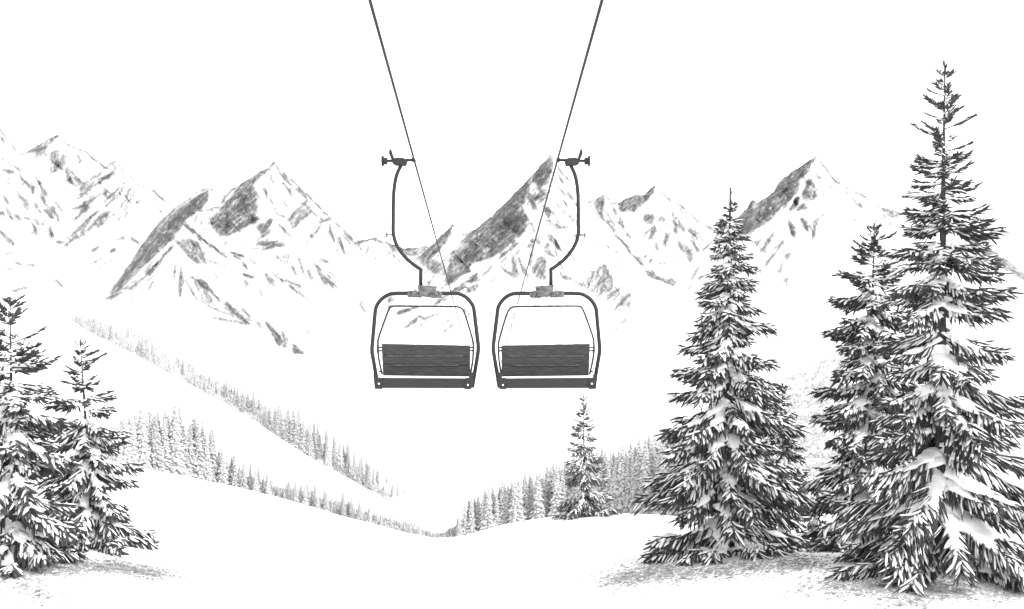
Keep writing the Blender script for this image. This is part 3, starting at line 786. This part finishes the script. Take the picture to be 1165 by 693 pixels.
shade_tufts("pale tufts added as hazy shading between the trees of the upper forest belt", upper, 2400, band((c1[0], c1[1]+4), ([80,130,160,200,230,300,340,400,440,500,540],[360,368,380,402,426,462,486,530,560,592,612]), 78, 540, 1.2, ([80,110,480,540],[.45,1,.8,.3])), 301, (1.0, 2.6))
shade_tufts("pale tufts added as hazy shading under the trees of the lower forest belt", left, 1500, band((cc[0], cc[1]+3), ([120,163,200,240,272,315,345,411,500,520],[486,476,486,508,540,556,560,582,610,614]), 122, 520, 1.1, ([120,150,250,450,520],[.6,1,1,.8,.2])), 302)
shade_tufts("pale tufts added as hazy shading under the forest on the right slope", right, 1700, band((cc[0], cc[1]+3), ([500,535,571,610,700,743,800],[614,580,560,545,520,505,500]), 505, 800, 1.1), 303)
shade_tufts("very pale tufts added as shading on the slope seen between the large spruces", right, 2800, band(([860,970],[580,560]), ([860,900,970],[450,425,395]), 862, 968, 0.8), 304, (0.5, 1.1))

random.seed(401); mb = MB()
def tree_shade(n, x0, y0, x1, y1, sx, sy):  # added flecks standing in for soft shade at the tree bases
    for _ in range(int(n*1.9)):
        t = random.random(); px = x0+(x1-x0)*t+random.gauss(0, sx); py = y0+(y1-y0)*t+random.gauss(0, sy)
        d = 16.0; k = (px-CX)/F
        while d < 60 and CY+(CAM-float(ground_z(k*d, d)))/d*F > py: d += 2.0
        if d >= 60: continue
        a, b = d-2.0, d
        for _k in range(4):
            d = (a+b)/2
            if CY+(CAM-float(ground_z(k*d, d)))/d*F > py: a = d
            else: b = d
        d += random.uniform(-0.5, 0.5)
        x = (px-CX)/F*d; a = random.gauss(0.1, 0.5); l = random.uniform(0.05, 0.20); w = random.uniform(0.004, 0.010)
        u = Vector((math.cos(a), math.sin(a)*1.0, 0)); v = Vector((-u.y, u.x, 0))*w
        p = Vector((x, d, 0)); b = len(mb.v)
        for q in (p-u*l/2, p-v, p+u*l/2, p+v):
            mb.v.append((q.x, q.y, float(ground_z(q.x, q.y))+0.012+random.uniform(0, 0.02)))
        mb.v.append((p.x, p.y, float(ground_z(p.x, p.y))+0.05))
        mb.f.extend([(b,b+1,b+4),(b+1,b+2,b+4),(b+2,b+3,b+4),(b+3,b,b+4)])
tree_shade(700, 20, 652, 130, 642, 30, 4); tree_shade(420, 120, 643, 195, 657, 14, 3); tree_shade(160, 20, 660, 60, 690, 18, 4)
tree_shade(900, 700, 660, 930, 640, 22, 5); tree_shade(1000, 930, 668, 1165, 676, 30, 5); tree_shade(120, 1010, 686, 1060, 684, 14, 3); tree_shade(260, 690, 665, 760, 645, 14, 4)
tree_shade(300, 900, 628, 960, 606, 20, 6)
o = mb.build("shade_flecks", M["tree_shade"]); tag(o, "grey flecks added as shading on the snow under the spruces", "tree_shade", None, "stuff")

# ------------------------------------------------------------------ the big spruces
G = "snow-laden spruces in the foreground"
near_tree("spruce_tree", "tallest dark snow-laden spruce reaching highest, at the right edge", (1075,75), 1070, 30.0,
  [(0,2),(.03,6),(.06,14),(.09,22),(.13,28),(.2,36),(.26,44),(.3,54),(.36,62),(.45,76),(.55,98),(.65,115),(.75,128),(.85,140),(.93,148),(1,135)], G, whorl=0.46, sparse=0.42, stroke=0.8, seed=11, tipr=0.02, bare=0.02, left=[(0,1),(.2,1),(.35,.78),(.7,.66),(.85,.8),(1,1)])
near_tree("spruce_tree", "dark snow-laden spruce with a bare spike top, right of the small lone grey spruce", (831,213), 826, 36.0,
  [(0,0),(.05,5),(.08,9),(.12,15),(.2,26),(.3,40),(.4,52),(.5,64),(.65,78),(.8,90),(.92,95),(1,82)], G, whorl=0.40, sparse=0.15, stroke=0.88, seed=12, bare=0.05, tipr=0.035)
near_tree("spruce_tree", "slim spruce half hidden behind the tallest spruce", (995,255), 986, 38.5,
  [(0,1),(.05,11),(.12,26),(.2,40),(.3,48),(.42,50),(.55,58),(.75,68),(.9,70),(1,60)], G, whorl=0.40, sparse=0.26, seed=13, bare=0.02)
near_tree("spruce_tree", "spruce cut by the left edge with an open twiggy top", (11,340), 14, 34.0,
  [(0,3),(.08,20),(.15,34),(.25,46),(.4,58),(.55,68),(.75,76),(.9,72),(1,60)], G, whorl=0.46, sparse=0.42, seed=14, bare=0.02)
near_tree("spruce_tree", "shorter spruce beside the one cut by the left edge", (91,388), 106, 38.0,
  [(0,2),(.08,10),(.14,18),(.25,32),(.4,46),(.55,52),(.75,62),(.88,70),(1,62)], G, whorl=0.42, sparse=0.38, seed=15, bare=0.03)
near_tree("spruce_tree", "small lone thin grey spruce on the snow crest below the right chair", (664,448), 665, 56.5,
  [(0,1),(.08,4),(.2,8),(.38,15),(.6,22),(.72,29),(.82,34),(.92,42),(1,38)], None, snow=0.55, whorl=0.34, per=(4,6), sparse=0.5, fol="needles_soft", seed=16, bare=0.05, stroke=0.8, thin=0.8)
near_tree("spruce_tree", "dark spruce mostly hidden behind the spike-topped spruce", (890,438), 888, 43.0,
  [(0,1),(.1,12),(.3,24),(.5,28),(.7,32),(.9,34),(1,30)], G, whorl=0.42, sparse=0.15, seed=17, bare=0.02, snow=0.7)
near_tree("sapling_tree", "tiny snow-topped sapling in the gap left of the tallest spruce", (926,545), 927, 44.0,
  [(0,1),(.2,6),(.5,11),(.8,14),(1,12)], None, whorl=0.22, per=(4,5), sparse=0.1, seed=18, bare=0.05)

# ------------------------------------------------------------------ haul ropes
DCH = 25.0; PXM = DCH/F
VX, VZ = (552.6-CX)/F, -(475-CY)/F
def rope(px, label):
    a = P(px, 183, DCH)
    mb = MB()
    pts = []
    for y in (-12, -4, 4, 10, 15, 20, 25, 35, 50, 80, 120, 180, 260, 400, 560):
        pts.append((a.x+VX*(y-DCH), y, a.z+VZ*(y-DCH)))
    mb.tube(pts, 0.0245, 8)
    o = mb.build("haul_rope", M["rope"], smooth=True)
    tag(o, label, "cable", "haul ropes of the chairlift")
rope(471.5, "thin dark haul rope that carries the left chair")
rope(634.0, "thin dark haul rope that carries the right chair")

# ------------------------------------------------------------------ chairs
def make_chair(label, mirror):
    MX = 552.75
    def q(px, py, y=0.0):
        if mirror: px = 2*MX-px
        return Vector(((px-CX)*PXM, y, -(py-CY)*PXM+CAM))
    org = q(484, 183)
    root = empty("chairlift_chair", (org.x, DCH, org.z))
    tag(root, label, "chairlift chair", "chairs of the lift")
    def L(px, py, y=0.0): return q(px, py, y)-Vector((org.x, 0, org.z))
    def xz(pts): return [(L(*p).x, L(*p).z) for p in pts]
    def cbox(mb, x0, y0, x1, y1, ya, yb):
        mb.prism(xz([(x0,y0),(x1,y0),(x1,y1),(x0,y1)]), ya, yb)
    # grip: body clamped on the rope by a cross bar
    g = MB(); g.prism(xz([(447,181.5),(451,179.8),(459,180.2),(463.5,182),(462,189),(449.5,188.2),(446.5,186)]), -0.10, 0.10)
    grip = g.build("grip", M["paint"], root, bevel=0.012)
    b = MB(); b.tube([L(440,183), L(447,183), L(462,182.2), L(472.5,182.2)], 0.032, 10)
    b.tube([L(470.5,182.2,-0.09), L(470.5,182.2,0.09)], 0.05, 10)
    b.build("grip_bar", M["paint"], grip, smooth=False)
    r = MB(); r.tube([L(434.3,183.2), L(436.4,183.2)], 0.125, 16); r.tube([L(436.2,183.4), L(440.6,183.4)], 0.08, 14)
    r.build("roller", M["paint"], grip)
    lv = MB(); lv.prism(xz([(443,170.5),(444.2,169.3),(445.8,171.5),(447,176),(449.5,182.5),(447,184.5),(444.5,179.5),(442.6,175)]), -0.05, 0.05)
    lv.build("lever", M["paint"], grip, bevel=0.008)
    # hanger arm
    h = MB()
    path = smooth_path([L(456.5,187.5), L(451.2,199.5), L(448.4,215), L(447.6,232), L(447.4,252), L(447.6,266), L(451.5,279), L(460.5,292), L(470,300.5), L(479.3,307)], 6)
    h.tube(path, 0.043, 12)
    h.tube([L(479,306), L(478.7,309.5), L(478.6,327)], 0.043, 12)
    arm = h.build("hanger_arm", M["paint"], root, smooth=True)
    p = MB(); p.tube([L(440.3,267.3), L(447,267.3)], 0.016, 8); p.tube([L(440,264.3), L(440,270.4)], 0.018, 8)
    p.build("step_peg", M["paint"], arm)
    # mounting bracket
    bk = MB()
    bk.prism(xz([(475.2,324.2),(497,325.8),(493.6,338.6),(477.6,337.4)]), -0.11, 0.11)
    bk.prism(xz([(471,328.5),(474.8,331),(479,338.2),(476,338.4)]), -0.085, 0.085)
    bk.prism(xz([(463.8,331.2),(474,330.6),(480,338.8),(463.8,338.2)]), -0.07, 0.07)
    bk.prism(xz([(492.5,331.6),(498,330.6),(503.6,333.5),(502.6,338.8),(490,339.4)]), -0.075, 0.075)
    bk.build("bracket", M["cast"], root, bevel=0.01)
    # bail frame
    f = MB()
    pts = [(430.2,441),(422.9,398.5),(427.4,349.5),(433.2,340.5),(443,334.4),(452,333.8),(518,333.8),(523.5,334.4),(531.5,338.8),(538.7,348),(544.6,396.5),(537.4,441)]
    P3 = [L(*a) for a in pts]
    out = []
    for i, c in enumerate(P3):                 # round each corner a little
        if i in (0, len(P3)-1): out.append(c); continue
        a, e = P3[i-1], P3[i+1]; k = min(0.09, 0.45*min((a-c).length, (e-c).length))
        s, t = c+(a-c).normalized()*k, c+(e-c).normalized()*k
        for m in range(5):
            u = m/4; out.append(s*(1-u)**2+c*(2*u*(1-u))+t*u*u)
    f.tube(out, 0.044, 12)
    f.build("bail_frame", M["paint"], root, smooth=True)
    # safety bar
    s = MB()
    yb = 0.05
    s.tube(smooth_path([L(434.5,426,yb), L(430.6,408,yb), L(429.7,392,yb), L(430.6,384,yb), L(437.5,364,yb), L(442.6,351.5,yb), L(446,348.7,yb), L(452,348.2,yb)], 5)
           + [L(485,348.5,yb)] + smooth_path([L(515,348.8,yb), L(521.5,349.3,yb), L(525.6,351.6,yb), L(529,358,yb), L(534,374,yb), L(538,389,yb), L(538.4,398,yb), L(537.6,412,yb), L(535,426,yb)], 5), 0.021, 8)
    s.build("safety_bar", M["paint"], root, smooth=True)
    # backrest of three boards
    k = MB()
    ed = [391.2, 403.6, 414.2, 427.4]; sl = [(1.9), (1.6), (1.4), (1.2)]
    for i in range(3):
        a0 = ed[i]+(0.10 if i else 0); b0 = ed[i+1]-(0.10 if i < 2 else 0)
        k.prism(xz([(434.4+0.3*i,a0),(535,a0+sl[i]),(535-0.2*i,b0+sl[i+1]),(434.8+0.5*i,b0)]), -0.02+0.012*i, 0.03+0.012*i)
    back = k.build("backrest", M["plank"], root, bevel=0.006)
    for i, (xa, xb) in ((1, (441, 527)), (2, (446, 522))):  # thin bars added for the pale highlight lines along board edges
        e = MB(); yy = ed[i]+0.9*sl[i]; e.prism(xz([(xa,yy-0.35),(xb,yy-0.15),(xb,yy+0.25),(xa,yy+0.15)]), -0.028, -0.012+0.012*i)
        e.build('edge_highlight', M['strip'], back)
    e = MB()
    cbox(e, 436, 392.2, 439.5, 427, 0.044, 0.075); cbox(e, 530, 393.5, 533.5, 428, 0.044, 0.075)
    cbox(e, 440, 393.5, 530, 426.5, 0.058, 0.08)
    e.build("batten", M["paint"], back)
    for (x0, x1) in ((429.4, 435), (533.6, 538.6)):
        c = MB()
        for yy in (395.6, 399.2):
            c.tube([L(x0, yy, 0.03), L(x1, yy, 0.03)], 0.016, 8)
        cbox(c, (x0 if x0 < 500 else x1)-0.8, 392.5, (x0 if x0 < 500 else x1)+0.8, 401.5, 0.0, 0.07)
        c.build("hinge", M["paint"], back)
    nb = MB(); nb.tube([L(430.6,422.6,0.03), L(434.8,422.6,0.03)], 0.018, 8); nb.build("stop_peg", M["paint"], back)
    # seat (its front edge is nearer than the frame)
    def xz2(pts): return xz([(484+(x-484)*0.99, y-1.35) for x, y in pts])
    st = MB()
    st.prism(xz2([(431.5,431.2),(536.5,431.9),(536,441.8),(431.5,441.5)]), -0.40, 0.06)
    seat = st.build("seat", M["seat"], root, bevel=0.02)
    for pl in ([(426.6,425.8),(431.8,426.2),(431.6,430.6),(436.8,431.0),(436.8,442.6),(428.4,442.3)], [(535.4,423.8),(540.8,423.6),(538.4,440.8),(537,442.8),(529.5,442.6),(530.2,431.6),(534.6,431.2)]):
        c = MB(); c.prism(xz2(pl), -0.42, -0.36); c.prism(xz2([(x, min(max(y, 431), 440)) for x, y in pl]), -0.355, 0.05)
        pt = c.build("side_bracket", M["paint"], seat)
    for bx, by in ((433.7,436.3), (533.2,437.8)):
        c = MB(); c.tube([L(bx, by-1.35, -0.455), L(bx, by-1.35, -0.40)], 0.021, 10); c.build("bolt", M["bolt"], seat)
    return root
make_chair("left chair, hung from the left rope with its arm bowed to the left", False)
make_chair("right chair, hung from the right rope with its arm bowed to the right", True)
